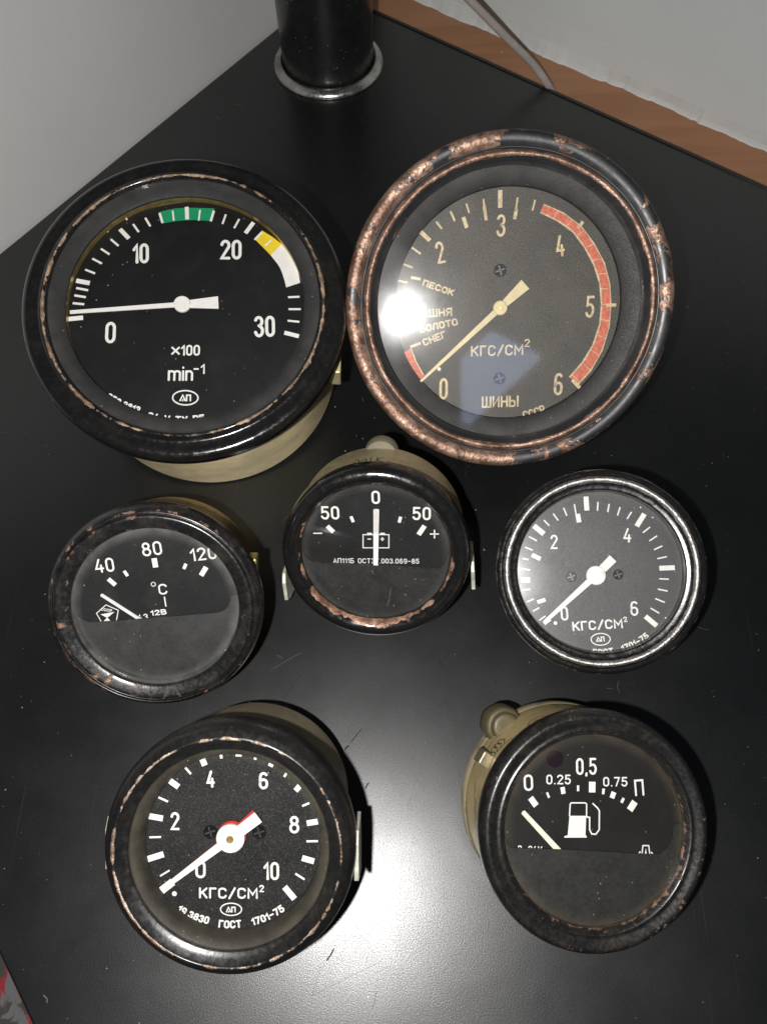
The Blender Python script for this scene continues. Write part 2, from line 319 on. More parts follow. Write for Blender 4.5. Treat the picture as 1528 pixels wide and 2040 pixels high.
# ------------------------------------------------------------------ measurements in millimetres, each gauge in its own dial frame
DATA = {
 1: {"c":[-70.19,175.43,68.72],"n":[0.0567,-0.2652,0.9625],"zd":-4.0,"ticks":[[-40.15,-5.17,-35.32,-4.48,1.61],[-39.25,0.67,-35.33,0.4,0.81],[-38.95,3.55,-35.0,3.03,0.81],[-38.56,6.28,-34.43,5.6,0.81],[-38.78,8.99,-34.1,8.25,1.63],[-36.07,13.21,-32.58,11.9,0.74],[-33.98,17.42,-30.52,15.67,0.74],[-31.36,21.25,-28.19,19.22,0.74],[-28.23,24.95,-25.35,22.55,0.75],[-25.35,28.92,-21.99,25.49,1.5],[-20.96,31.05,-18.75,28.08,0.75],[-16.9,33.61,-14.91,30.44,0.76],[11.16,36.2,10.14,32.44,0.68],[15.94,34.64,14.34,31.03,0.68],[21.02,33.54,18.38,29.27,1.44],[34.28,5.76,38.27,6.09,0.74],[34.61,1.33,38.84,1.49,0.74],[34.46,-2.93,38.53,-3.2,0.74],[33.51,-7.36,38.56,-8.52,1.47],[3.25,-21.62,4.96,-21.56,0.56]],"bandticks":[[-12.06,35.68,-10.77,31.94,0.84],[-7.54,36.77,-6.9,33.0,0.59],[-2.73,38.5,-2.27,33.65,1.35],[2.02,37.56,1.77,33.39,0.59],[6.88,37.43,5.98,33.31,0.85],[24.18,29.97,21.73,26.95,0.76],[27.55,26.85,25.46,24.74,0.67]],"texts":[["10",-20.12,16.11,5.69,7.53,4.13,1.07],["20",10.05,18.93,7.45,7.5,2.41,1.08],["0",-27.3,-13.44,3.56,7.75,2.08,1.04],["30",23.15,-9.42,7.27,7.76,3.43,1.06],["×100",-4.66,-17.1,9.74,3.9,2.03,0.64],["min",-5.24,-26.18,8.51,3.85,1.94,0.72],["1",5.68,-23.34,1.4,3.63,1.96,0.56]],"logo":[[[1.07,-31.92],[5.32,-31.78],[0.92,-29.4],[-0.86,-33.2],[3.3,-33.07],[-1.01,-30.77]]],"arcs":[["253.3813",-2.08,1.78,41.89,41.46,-124.19,-106.81,2.36,0.55],["24 V ТУ РБ",-2.08,1.78,42.3,42.76,-102.56,-75.93,2.35,0.55]],"dots":[[-23.32,32.79,0.34],[-29.49,27.87,0.33],[18.44,36.71,0.34],[25.27,32.93,0.34]],"bands_green":[[[-12.32,36.03],[-7.67,37.48],[-2.7,38.15],[2.14,38.28],[6.99,38.33],[6.45,33.42],[2.17,33.58],[-2.42,33.38],[-6.88,32.73],[-10.99,31.67]]],"bands_yellow":[[[24.15,30.58],[27.9,28.28],[31.25,25.69],[27.55,21.33],[24.67,24.27],[21.71,27.21]]],"bands_white":[[[31.25,25.69],[35.09,20.34],[37.29,15.64],[38.25,11.34],[33.5,9.43],[32.38,13.27],[30.78,17.11],[27.55,21.33]]],"needle":[[-39.21,-3.44],[-1.61,0.87],[10.65,2.02],[1.21,1.77,2.42,4.52,5.8]],"screws":[[[-13.76,-1.38],[11.99,0.46]]]},
 2: {"c":[39.7,174.32,68.51],"n":[-0.0335,-0.6457,0.7628],"zd":-6.0,"ticks":[[-2.57,37.61,-2.52,32.06,1.41],[-8.15,35.01,-7.52,31.16,0.6],[-7.91,32.84,-7.13,28.23,1.05],[-13.84,33.78,-12.85,30.77,0.6],[-19.18,31.58,-17.73,28.46,0.68],[-14.86,29.6,-13.71,26.12,1.28],[-24.03,28.46,-22.11,26.04,0.68],[-29.91,25.95,-26.22,22.49,1.37],[-32.38,20.4,-29.43,18.28,0.69],[-35.42,15.1,-32.28,13.86,0.7],[-37.38,9.7,-34.13,8.98,0.7],[-32.98,10.62,-29.58,9.98,0.93],[3.27,35.1,2.64,30.79,0.59],[2.86,31.51,2.36,28.26,1.12],[9.09,34.17,8.24,30.81,0.59],[25.19,26.72,23.42,24.6,1.12],[34.0,-0.67,37.37,-0.77,1.09],[23.28,-25.9,26.37,-29.22,1.21],[-33.66,-12.86,-29.98,-11.61,0.88],[-33.53,-6.92,-30.7,-6.61,0.88]],"texts":[["3",-3.85,22.98,3.1,7.1,-1.98,0.83],["2",-23.66,14.7,2.87,7.21,8.65,0.85],["4",16.68,15.61,2.87,7.02,5.52,0.84],["5",26.93,-4.69,3.08,7.37,-1.74,0.86],["6",16.72,-31.16,3.25,7.85,-1.5,0.9],["0",-23.75,-31.58,3.05,7.6,-1.48,0.91],["ПЕСОК",-29.23,7.83,11.31,2.27,-20.38,0.55],["ПАШНЯ",-32.0,-3.05,13.17,2.81,1.65,0.55],["БОЛОТО",-30.08,-8.21,13.52,2.49,10.02,0.56],["СНЕГ",-28.79,-12.76,8.61,2.55,19.35,0.56],["КГС/СМ",-12.38,-16.81,18.3,3.74,0.12,0.6],["2",6.28,-14.01,1.84,2.76,-1.65,0.44],["ШИНЫ",-8.55,-35.02,13.12,4.11,0.34,0.66]],"arcs":[["СДЕЛАНО В",-2.26,-0.47,41.07,41.19,-99.37,-80.91,2.66,0.42],["СССР",-2.26,-0.47,40.04,40.24,-77.33,-65.51,2.98,0.5]],"dots":[[-23.62,-20.83,0.65]],"screws":[[[-2.36,11.97],[-2.31,-24.72]]],"bands_red":[[[12.02,32.84],[18.59,29.86],[24.85,25.28],[29.28,19.62],[33.02,13.2],[35.1,6.37],[35.79,-0.49],[35.51,-8.2],[33.47,-15.97],[29.76,-23.02],[25.51,-27.74],[22.03,-24.82],[26.44,-19.74],[29.81,-13.9],[31.91,-6.93],[32.19,-0.38],[31.36,6.49],[29.17,12.58],[25.87,18.26],[21.85,23.41],[16.76,27.02],[10.78,29.99]],[[-36.56,-14.93],[-34.24,-20.46],[-31.06,-25.41],[-28.96,-22.78],[-31.49,-18.11],[-33.26,-13.26]]],"needle":[[-30.23,-24.83],[-2.46,-0.46],[6.06,7.1],[0.82,2.13,2.13,4.09,4.91]]},
 3: {"c":[-73.08,75.4,46.28],"n":[0.0803,-0.6222,0.7787],"zd":-2.5,"ticks":[[-15.38,7.3,-13.25,5.36,1.4],[-10.54,10.11,-9.46,8.45,0.99],[-1.37,14.58,-0.9,11.62,1.64],[8.38,13.17,7.7,11.44,1.0],[14.6,12.34,13.02,9.48,1.56],[1.72,2.11,2.2,-1.19,0.4]],"texts":[["40",-19.07,8.95,5.87,4.56,8.76,0.6],["80",-4.72,14.9,6.09,4.45,9.55,0.59],["120",9.97,13.91,8.11,4.18,9.22,0.6],["C",0.16,2.58,2.66,3.53,7.76,0.51],["12В",-2.46,-4.53,4.95,1.85,8.13,0.41],["43",-6.39,-6.36,3.23,2.1,9.52,0.33]],"rings":[[-1.66,6.06,0.65]],"pentagon":[[[-16.27,-1.32],[-12.53,-2.98],[-13.22,-6.86],[-17.61,-7.38],[-19.23,-4.26]]],"tris":[[[-18.03,-4.54],[-13.65,-3.54],[-15.97,-5.63]],[[-15.97,-5.52],[-18.1,-7.93],[-13.97,-7.68]]],"needle":[[-17.36,2.29],[-5.42,-5.67],[-5.42,-5.67],[1.0,1.0,1.0,1.0,0.0]],"shroud":[[[-25.73,-3.29],[-23.87,-5.42],[-20.3,-6.67],[-14.51,-6.15],[-2.38,-4.74],[12.26,-2.91],[18.64,-2.05],[21.57,-0.16],[22.73,3.67]]]},
 4: {"c":[-5.29,95.01,40.58],"n":[-0.0665,-0.7497,0.6584],"zd":-2.0,"ticks":[[-15.21,9.96,-13.42,7.73,1.5],[-7.09,13.06,-6.48,10.97,1.04],[9.09,12.16,8.43,10.14,1.03],[16.62,8.63,14.45,5.51,1.58],[-20.16,7.56,-17.17,7.43,0.4],[18.14,5.61,21.05,5.48,0.45],[19.72,7.04,19.56,3.98,0.44],[-2.42,4.67,-1.23,4.62,0.35],[1.92,4.49,3.11,4.43,0.4],[2.54,5.09,2.44,3.78,0.4]],"texts":[["0",0.08,17.07,2.71,4.62,-2.73,0.68],["50",-16.95,12.38,6.06,4.73,-2.62,0.7],["50",12.81,10.81,5.94,4.63,-3.11,0.69],["АП111Б ОСТ37.003.069-85",-14.64,-3.7,28.71,1.84,-2.75,0.26]],"poly":[[[-3.72,6.31],[4.76,5.94],[4.39,1.15],[-4.15,1.52]]],"fills":[[[-2.37,6.35],[-0.8,6.29],[-0.75,6.86],[-2.32,6.93]],[[1.91,6.17],[3.48,6.1],[3.53,6.67],[1.96,6.74]]],"needle":[[1.48,15.4],[-0.44,-5.22],[-0.44,-5.22],[1.86,1.47,1.47,1.47,0.0]],"shroud":[[[-24.13,4.32],[-23.57,0.56],[-21.21,-2.23],[-15.94,-3.2],[-1.5,-4.54],[12.82,-6.19],[19.0,-6.92],[21.94,-5.32],[24.02,-1.42]]]},
 5: {"c":[66.73,87.97,43.7],"n":[-0.1543,-0.3556,0.9218],"zd":-4.0,"ticks":[[-2.17,24.5,-2.23,19.91,1.6],[1.51,22.5,1.09,19.58,0.45],[4.97,21.58,4.32,18.94,0.45],[8.33,20.28,7.29,17.62,0.45],[11.78,18.47,10.19,16.26,0.44],[15.71,17.53,12.99,13.7,1.57],[17.13,13.17,14.73,11.48,0.44],[19.04,10.19,16.52,8.71,0.44],[20.38,6.87,17.72,5.79,0.44],[21.47,3.32,18.48,2.86,0.44],[18.88,-0.25,23.58,-0.32,1.55],[18.6,-3.6,21.48,-3.91,0.44],[17.86,-6.87,20.78,-7.67,0.44],[16.8,-9.83,19.63,-11.21,0.44],[15.13,-12.8,17.64,-14.55,0.44],[13.3,-15.32,16.55,-18.52,1.55],[-6.06,22.28,-5.76,18.94,0.45],[-5.26,19.01,-4.99,16.19,1.5],[-9.6,21.36,-8.76,18.64,0.45],[-13.08,19.66,-11.61,17.25,0.45],[-16.22,17.73,-14.62,15.72,0.46],[-19.61,16.06,-16.56,13.14,1.72],[-21.47,12.59,-18.97,11.0,0.46],[-23.03,9.21,-20.55,8.03,0.46],[-20.96,6.52,-18.26,4.98,1.41],[-24.05,5.54,-22.18,4.96,0.46],[-24.69,2.15,-21.92,1.58,0.46],[-25.06,-1.5,-22.15,-1.66,1.72],[-24.79,-4.87,-22.27,-4.75,0.45],[-23.67,-8.83,-21.35,-7.94,0.45],[-20.29,-9.11,-17.64,-8.39,1.25],[-21.9,-11.96,-19.82,-10.9,0.45],[-20.13,-15.07,-18.03,-13.66,0.45],[-18.71,-16.14,-16.62,-14.73,1.3]],"texts":[["2",-14.79,8.03,2.34,4.73,-3.58,0.6],["4",8.38,8.73,2.51,4.76,-5.95,0.59],["6",8.73,-14.95,2.49,4.7,-2.77,0.58],["0",-13.12,-15.5,2.36,4.6,-0.29,0.6],["КГС/СМ",-9.69,-19.06,15.81,3.09,0.99,0.54],["2",6.51,-16.92,1.22,1.71,6.61,0.34]],"logo":[[[-1.14,-22.02],[1.85,-22.15],[-1.0,-20.14],[-2.62,-22.85],[0.28,-22.97],[-2.48,-21.17]]],"arcs":[["ГОСТ  1701-75",-0.99,-1.39,25.78,25.55,-96.83,-53.74,2.05,0.44]],"dots":[[14.69,19.72,0.25],[18.15,16.21,0.24],[19.45,-16.11,0.24],[-15.0,-16.16,0.6]],"screws":[[[-8.85,-1.4],[5.95,-1.54]]],"needle":[[-18.76,-15.74],[-1.19,-1.36],[4.58,3.78],[1.1,2.09,2.49,2.89,6.17]]},
 6: {"c":[-43.51,5.86,50.4],"n":[-0.012,-0.4235,0.9058],"zd":-4.5,"ticks":[[-19.76,-13.59,-16.58,-11.11,2.1],[-20.11,-9.56,-17.46,-7.98,0.47],[-23.78,-5.03,-19.08,-3.54,1.68],[-23.01,1.05,-19.79,1.17,0.53],[-23.19,6.91,-19.24,6.24,1.63],[-20.42,12.05,-17.79,10.85,0.58],[-17.24,16.61,-14.87,14.89,1.63],[-13.27,20.54,-11.43,18.45,0.58],[-8.88,23.95,-7.58,20.81,1.63],[-3.4,25.26,-3.0,22.75,0.73],[1.75,26.31,1.74,23.28,1.68],[6.57,25.01,6.24,22.4,0.73],[11.44,22.93,10.38,20.58,1.36],[15.35,19.55,14.19,17.72,0.63],[18.99,15.91,17.31,13.92,1.46],[21.05,10.6,19.11,9.76,0.57],[23.64,5.6,20.34,5.07,1.56],[23.35,0.19,20.21,0.12,0.57],[18.99,-4.42,22.28,-5.34,1.62],[17.13,-8.7,19.64,-10.3,0.57],[14.13,-12.36,16.89,-15.63,1.67]],"texts":[["4",-7.14,14.7,2.26,4.7,0.14,0.68],["6",7.2,14.31,2.62,4.7,0.14,0.68],["2",-17.15,3.01,2.48,4.97,0.21,0.68],["8",15.52,2.24,2.77,4.8,0.21,0.68],["10",8.38,-10.56,4.3,4.95,0.29,0.68],["0",-10.36,-10.14,2.84,4.81,0.29,0.68],["КГС/СМ",-9.39,-15.67,16.17,3.03,-0.05,0.52],["2",7.21,-13.86,1.31,1.98,0.31,0.37]],"logo":[[[-0.58,-18.6],[2.31,-18.58],[-0.57,-16.93],[-2.0,-19.49],[0.89,-19.47],[-1.99,-17.87]]],"arcs":[["19.3830",-0.64,0.82,24.99,24.35,-127.13,-104.91,2.1,0.47],["ГОСТ",-0.64,0.82,24.71,24.59,-98.23,-82.94,2.2,0.47],["1701-75",-0.64,0.82,24.59,24.7,-76.09,-52.47,2.09,0.47]],"dots":[[-16.18,-14.4,0.68]],"screws":[[[-6.15,2.63],[7.29,2.57]]],"needle":[[-18.49,-11.65],[0.08,2.17],[7.6,7.86],[1.16,2.31,2.94,3.25,7.66]],"needle2":[[-17.88,-11.29],[0.19,2.41],[6.82,8.13],[0.74,2.1,2.52,2.94,7.87]]},
 7: {"c":[56.54,11.33,43.31],"n":[0.1099,-0.3172,0.942],"zd":-2.0,"ticks":[[-17.92,7.8,-16.2,5.67,1.68],[-13.19,9.31,-12.56,7.88,0.6],[-8.75,10.82,-8.43,8.99,1.25],[-4.23,11.37,-4.21,9.78,0.65],[-0.1,12.41,-0.13,9.5,1.91],[3.23,10.61,3.08,9.06,0.75],[6.25,9.69,5.63,8.03,1.41],[9.11,8.08,8.44,6.81,0.8],[12.4,7.15,10.84,4.81,1.91]],"texts":[["0",-19.73,9.55,2.65,4.46,3.95,0.59],["0.25",-13.38,11.48,7.09,2.66,0.88,0.4],["0,5",-4.77,14.18,6.06,4.62,1.86,0.6],["0.75",3.12,11.15,7.14,2.63,0.86,0.4],["П",12.51,8.61,2.73,4.55,4.88,0.55],["2. 24V",-21.32,-6.73,6.92,1.74,-1.54,0.29]],"fills":[[[-6.62,3.06],[-1.79,3.11],[-1.96,-2.16],[-7.08,-2.2]],[[-7.99,-2.83],[-8.1,-2.5],[-7.29,-2.21],[-1.86,-2.16],[-1.6,-2.44],[-1.6,-2.77]],[[15.24,-7.27],[15.56,-5.5],[15.92,-7.27]]],"lines":[[[-6.62,3.06],[-6.45,6.28],[-6.14,6.57],[-2.13,6.62],[-1.71,6.34],[-1.69,3.11]],[[-1.69,2.83],[-0.81,2.69],[-0.79,-0.62],[-0.17,-1.76],[1.02,-1.84],[1.99,-0.59],[2.02,4.46],[1.6,5.17],[0.14,6.46]],[[14.47,-7.18],[14.73,-4.79],[16.45,-4.77],[16.75,-7.17]],[[13.27,-7.19],[13.95,-6.47]],[[17.85,-7.26],[17.17,-6.54]]],"dots":[],"hole":[[-11.05,18.54,2.35]],"needle":[[-20.12,4.06],[-9.34,-6.63],[-9.34,-6.63],[1.28,1.57,1.57,1.57,0.0]],"shroud":[[[-25.12,-2.87],[-24.08,-4.88],[-21.57,-5.42],[-9.49,-5.66],[3.75,-6.17],[17.13,-6.79],[19.99,-6.06],[22.45,-3.41],[23.32,1.41]]]},
}
# ------------------------------------------------------------------ materials
INK = plain('white print', (.80, .79, .74), .55, var=.05, scale=500)
INKS = {'ink': INK,
 'cream': plain('aged cream print', (.62, .50, .30), .6, var=.28, scale=900),
 'green': plain('green print', (.004, .27, .11), .5, var=.06), 'yellow': plain('yellow print', (.80, .60, .02), .5, var=.06),
 'white': plain('white band', (.80, .79, .74), .5, var=.05), 'red': plain('faded red print', (.62, .16, .095), .6, var=.25, scale=900)}
BRASS = plain('brass', (.52, .38, .14), .35, .8, .2)
SILVER = plain('silver needle', (.80, .80, .79), .45, .2, .1)
DARKSCREW = plain('blackened screw', (.008, .008, .008), .25, .4, .3)
SLOT = plain('screw slot glint', (.10, .10, .10), .35, .6, .3)
RED = plain('red needle paint', (.45, .03, .02), .4, var=.1)
CLAMP = plain('zinc plated clamp', (.56, .56, .47), .42, .4, .35, 200, .0001)
def body_mat(name, col, seed, metal=.35, rough=.38, stain=.5):
    t = NT(name)
    n = t.noise(70, 6, .6, seed); n2 = t.noise(420, 5, .7, seed + 1); n3 = t.noise(95, 7, .68, seed + 2, dist=.7)
    c = t.mix(t.ramp(n, .35, .65), tuple(x * .8 for x in col), tuple(x * 1.12 for x in col))
    c = t.mix(t.ramp(n2, .6, .8, 0, .55), c, tuple(x * .3 for x in col))
    c = t.mix(t.ramp(n3, .53, .60, 0, stain), c, tuple(x * .30 for x in col))
    return t.done(t.bsdf(Base_Color=c, Metallic=metal, Roughness=t.ramp(n2, .3, .7, rough - .08, rough + .12), Normal=t.bump(n2, .00008, .5)))

SPEC = {
 1: dict(label='large rev counter reading 0 to 30 with green and yellow bands, black bezel, khaki body', cat='rev counter',
    L=57.5, rb=50.2, rd=40.3, zg=1.9, rg=45.6, bodycol=(.95, .80, .47), bodyrough=.36, bodymetal=0.0, seed=1.0, rough=.001,
    prof=[(50.2,-4,.1),(52,-5,.3),(54,-5,.4),(55,-4,.72),(55.1,-2.4,.5),(54.8,-.6,.62),(53.9,.9,.52),(52.4,1.5,.2),(50,1.2,.1),(48.6,1.3,.25),(47.7,2.2,.7),(47.0,2.7,1.08),(46.4,2.3,.8),(45.7,1.0,.1)],
    inner=[(45.7,1.0),(43.5,.7),(41.2,.1),(40.4,-.3),(40.3,-1.0)],
    mat=dict(a=(.14,.085,.05), b=(.40,.29,.19), metal=.15, erough=.5, bias=.42, gain=.42, scale=200, prough=.16, coat=.6, edge=.03), dial=((.0044,.0047,.0047),.6), glass=dict(dust=.004, rim=.03)),
 2: dict(label='largest gauge, heavily rusted bezel, reads 0 to 6 with a red arc, lettered ШИНЫ', cat='pressure gauge',
    L=49.0, rb=46.5, rd=38.6, zg=-.9, rg=44.7, bodycol=(.30,.27,.18), bodyrough=.5, bodymetal=.1, seed=7.0, rough=.004,
    prof=[(46.5,-5,.6),(52,-6.2,.6),(54.9,-4.8,1.1),(55.6,-2.8,1.12),(55.2,-1.0,1.08),(53.9,-.2,1.02),(52,-.4,1.0),(50.6,-1.2,1.02),(50.0,-1.5,.6),(49.6,-.6,.8),(49.0,.9,1.05),(48.0,1.5,1.25),(47.0,1.0,1.0),(46.4,-.1,.8),(45.6,-1.2,.8),(44.8,-1.8,.9),(44.7,-3,.2)],
    inner=[(44.7,-2.6),(43.6,-3.0),(40.5,-4.0),(39.0,-5.0),(38.7,-6.2)],
    mat=dict(paint=(.014,.015,.017), a=(.12,.062,.040), b=(.42,.275,.20), metal=.6, erough=.40, patch=.72, bias=.80, gain=.85, scale=66, prough=.36, coat=.15, edge=.010, grime=(.10,.085,.065), grime_amt=.25), dial=((.046,.042,.033),.5), glass=dict(dust=.014, rim=.04, rough=.046, film=.004)),
 3: dict(label='temperature gauge marked 40 80 120 °C, left in the middle row, worn black bezel', cat='temperature gauge',
    L=30, rb=28.5, rd=25.0, zg=2.2, rg=25.5, bodycol=(.28,.19,.08), bodyrough=.4, bodymetal=.4, seed=3.0, rough=.0015,
    prof=[(28.6,-3,.1),(31,-4,.3),(32.6,-3.2,.4),(33,-1.2,.45),(32.8,1,.4),(32.1,2.8,.68),(31.2,3.8,.85),(30.6,4.0,.5),(30.25,3.2,.1),(29.9,3.9,.8),(29.2,4.2,.7),(27.4,3.7,.62),(26.1,3.2,.72),(25.6,2.6,.5),(25.5,.5,.2)],
    inner=[(25.5,.5),(25.4,-1.0),(25.1,-2.4)],
    mat=dict(a=(.10,.055,.035), b=(.36,.20,.12), metal=.3, erough=.42, bias=.42, gain=.42, scale=240, prough=.26, coat=.5, edge=.03, grime=(.12,.10,.085), grime_amt=.18), dial=((.0085,.0085,.0085),.6), glass=dict(dust=.010, rim=.12)),
 4: dict(label='charge gauge marked 50 0 50 over battery sign, chipped black bezel', cat='ammeter',
    L=24.5, rb=29.2, rd=24.0, zg=-.1, rg=24.6, bodycol=(.36,.30,.17), bodyrough=.42, bodymetal=.25, seed=4.6, rough=.001,
    prof=[(29.2,-4,.2),(30.3,-4.6,.5),(31,-3.4,.85),(31,-1,.55),(30.6,.9,.42),(29.6,2.1,.45),(28,2.6,.30),(26.6,2.3,.55),(25.5,1.5,.85),(24.9,.5,.92),(24.6,-.4,.4),(24.5,-1.2,0)],
    inner=[(24.5,-1.0),(24.3,-1.6),(24.1,-2)],
    mat=dict(a=(.16,.08,.05), b=(.48,.29,.19), metal=.3, erough=.4, bias=.42, gain=.42, scale=150, prough=.15, coat=.8, edge=.012, grime_amt=.06), dial=((.010,.010,.010),.45), glass=dict(dust=.006, rim=.05)),
 5: dict(label='small gauge reading 0 to 6 with bare steel ring round its black bezel', cat='pressure gauge',
    L=35.4, rb=28, rd=25.8, zg=-.5, rg=26.1, bodycol=(.24,.20,.11), bodyrough=.4, bodymetal=.5, seed=5.2, rough=.0008,
    prof=[(28,-4,.2),(31,-5,.3),(32.7,-4,1.05),(33.05,-2.6,1.25),(32.8,-1.3,.9),(31.9,-.5,.55),(31,-.3,.4),(30.5,.2,1.0),(29.8,1.2,1.7),(29.0,1.1,1.7),(28.4,.1,.8),(27.6,-.4,.1),(26.4,-.7,.2),(26.1,-1.2,0)],
    inner=[(26.1,-1.2),(25.95,-2.2),(25.85,-4.0)],
    mat=dict(a=(.42,.40,.38), b=(.72,.70,.67), metal=.95, erough=.40, bias=.46, gain=.46, scale=240, prough=.22, coat=.4, edge=.02), dial=((.021,.021,.021),.36), glass=dict(dust=.005, rim=.04, film=.014)),
 6: dict(label='small gauge reading 0 to 10 with a red needle under the white one, bottom left', cat='pressure gauge',
    L=42, rb=29.2, rd=23.9, zg=.9, rg=26.9, bodycol=(.30,.25,.17), bodyrough=.36, bodymetal=.3, seed=6.1, rough=.001,
    prof=[(29.2,-8,.1),(32,-9,.1),(33.6,-8,.2),(34,-5,.15),(34,-2,.1),(33.6,0,.12),(32.7,1.7,.15),(31.4,2.8,.35),(30.6,3.3,.90),(30.1,3.25,.97),(29.6,2.7,.3),(28.3,1.6,.05),(27.1,.9,.1),(26.9,.2,0)],
    inner=[(26.9,.2),(26.4,-.2),(25.2,-1.4),(24.2,-3.4),(23.95,-4.6)],
    mat=dict(a=(.20,.12,.07), b=(.55,.45,.36), metal=.5, erough=.4, bias=.42, gain=.42, scale=210, prough=.30, coat=.25, edge=.02, grime=(.09,.075,.05), grime_amt=.12), dial=((.013,.013,.013),.48), glass=dict(dust=.006, rim=.06, haze=(.34,.30,.21))),
 7: dict(label='fuel gauge with a white pump sign, bottom right, thick black bezel', cat='fuel gauge',
    L=34.5, rb=30.4, rd=25.5, zg=.4, rg=25.9, bodycol=(.46,.36,.18), bodyrough=.42, bodymetal=.25, seed=8.3, rough=.0025,
    prof=[(30.4,-5,.2),(31.6,-6,.3),(32.5,-4.4,.3),(32.8,-2,.3),(32.6,0,.42),(31.9,1.6,.6),(30.8,2.3,.62),(29.4,1.9,.35),(28.2,1.5,.3),(27.4,1.75,.6),(26.9,1.5,.62),(26.3,.8,.7),(25.9,.2,.85),(25.8,-1,.4)],
    inner=[(25.8,-.8),(25.7,-1.6),(25.6,-2.0)],
    mat=dict(a=(.10,.06,.04), b=(.30,.17,.10), metal=.2, erough=.5, bias=.42, gain=.42, scale=330, prough=.30, coat=.3, edge=.035, grime=(.10,.075,.05), grime_amt=.18), dial=((.0095,.0095,.0085),.6), glass=dict(dust=.005, rim=.06, haze=(.30,.24,.16))),
}
WEARF = {
 1: lambda a, p: 1 + .10 * math.cos(a - math.radians(146)) + (.35 if abs(((math.degrees(a) - 146 + 180) % 360) - 180) < 20 and p[0] > 53 else 0) + (.22 if p[0] < 48.5 and abs(((math.degrees(a) + 25 + 180) % 360) - 180) < 40 else 0),
 2: lambda a, p: .94 + (.085 * math.cos(a - math.radians(195)) + .05 * math.sin(3 * a + 1.0)) * (1 if p[0] > 50 else .3),
 4: lambda a, p: 1 + .45 * max(0, math.cos(a - math.radians(262))) ** 2,
 5: lambda a, p: 1.0, 3: lambda a, p: 1 + .12 * math.cos(a - math.radians(200)), 6: lambda a, p: 1 + .07 * math.cos(a - math.radians(200)) + .09 * math.sin(5 * a + .6) * math.sin(2 * a), 7: lambda a, p: 1 + .25 * max(0, math.cos(a - math.radians(300))),
}
def basis(n):
    n = Vector(n).normalized(); e = Vector((0, 1, 0)); e = (e - n * e.dot(n)).normalized(); return e.cross(n), e, n

def wedge(fl_pts, z, th, name, mat, parent):
    """a flat piece with thickness th, outline counter-clockwise, top at z"""
    n = len(fl_pts); V = [(x, y, z) for x, y in fl_pts] + [(x, y, z - th) for x, y in fl_pts]
    F = [tuple(range(n)), tuple(reversed(range(n, 2 * n)))] + [(i, n + i, n + (i + 1) % n, (i + 1) % n) for i in range(n)]
    return link(name, V, F, mat, parent)

def needle(root, N, z, mat, hubmat=None, pin=None, name='needle', th=.35, hublabel=None, hub_h=.7):
    tip, hub, tail, w = [Vector(p) for p in N[:3]] + [N[3]]
    d = (hub - tip).normalized(); q = Vector((-d.y, d.x))
    if w[4] == 0:
        pts = [tip + q * w[0] / 2, tip - d * .25, tip - q * w[0] / 2, hub - q * w[1] / 2, hub + q * w[1] / 2]
    else:
        e = (tail - hub).normalized(); g = Vector((-e.y, e.x))
        pts = [tip + q * w[0] / 2, tip - q * w[0] / 2, hub - q * w[1] / 2, hub - g * w[2] / 2, tail - g * w[3] / 2, tail + g * w[3] / 2, hub + g * w[2] / 2, hub + q * w[1] / 2]
    pts = [tuple(p) for p in pts]
    a = sum(pts[i][0] * pts[(i + 1) % len(pts)][1] - pts[(i + 1) % len(pts)][0] * pts[i][1] for i in range(len(pts)))
    if a < 0: pts = pts[::-1]
    o = wedge(pts, z, th, name, mat, root)
    if w[4]:
        disc('needle_hub', w[4] / 2, z + hub_h, hubmat or mat, o, 48, hub_h + .5, hub.x, hub.y, .25)
        if pin: disc('pin', w[4] * .13, z + hub_h + .5, pin, o, 20, .8, hub.x, hub.y, .1)
    return o

def box_mesh(x0, x1, y0, y1, z0, z1):
    V = [(x, y, z) for z in (z0, z1) for y in (y0, y1) for x in (x0, x1)]
    return V, [(0, 2, 3, 1), (4, 5, 7, 6), (0, 1, 5, 4), (2, 6, 7, 3), (0, 4, 6, 2), (1, 3, 7, 5)]
def bevel(o, w, seg=2):
    m = o.modifiers.new('bevel', 'BEVEL'); m.width = w * MM; m.segments = seg; m.limit_method = 'ANGLE'
    return o

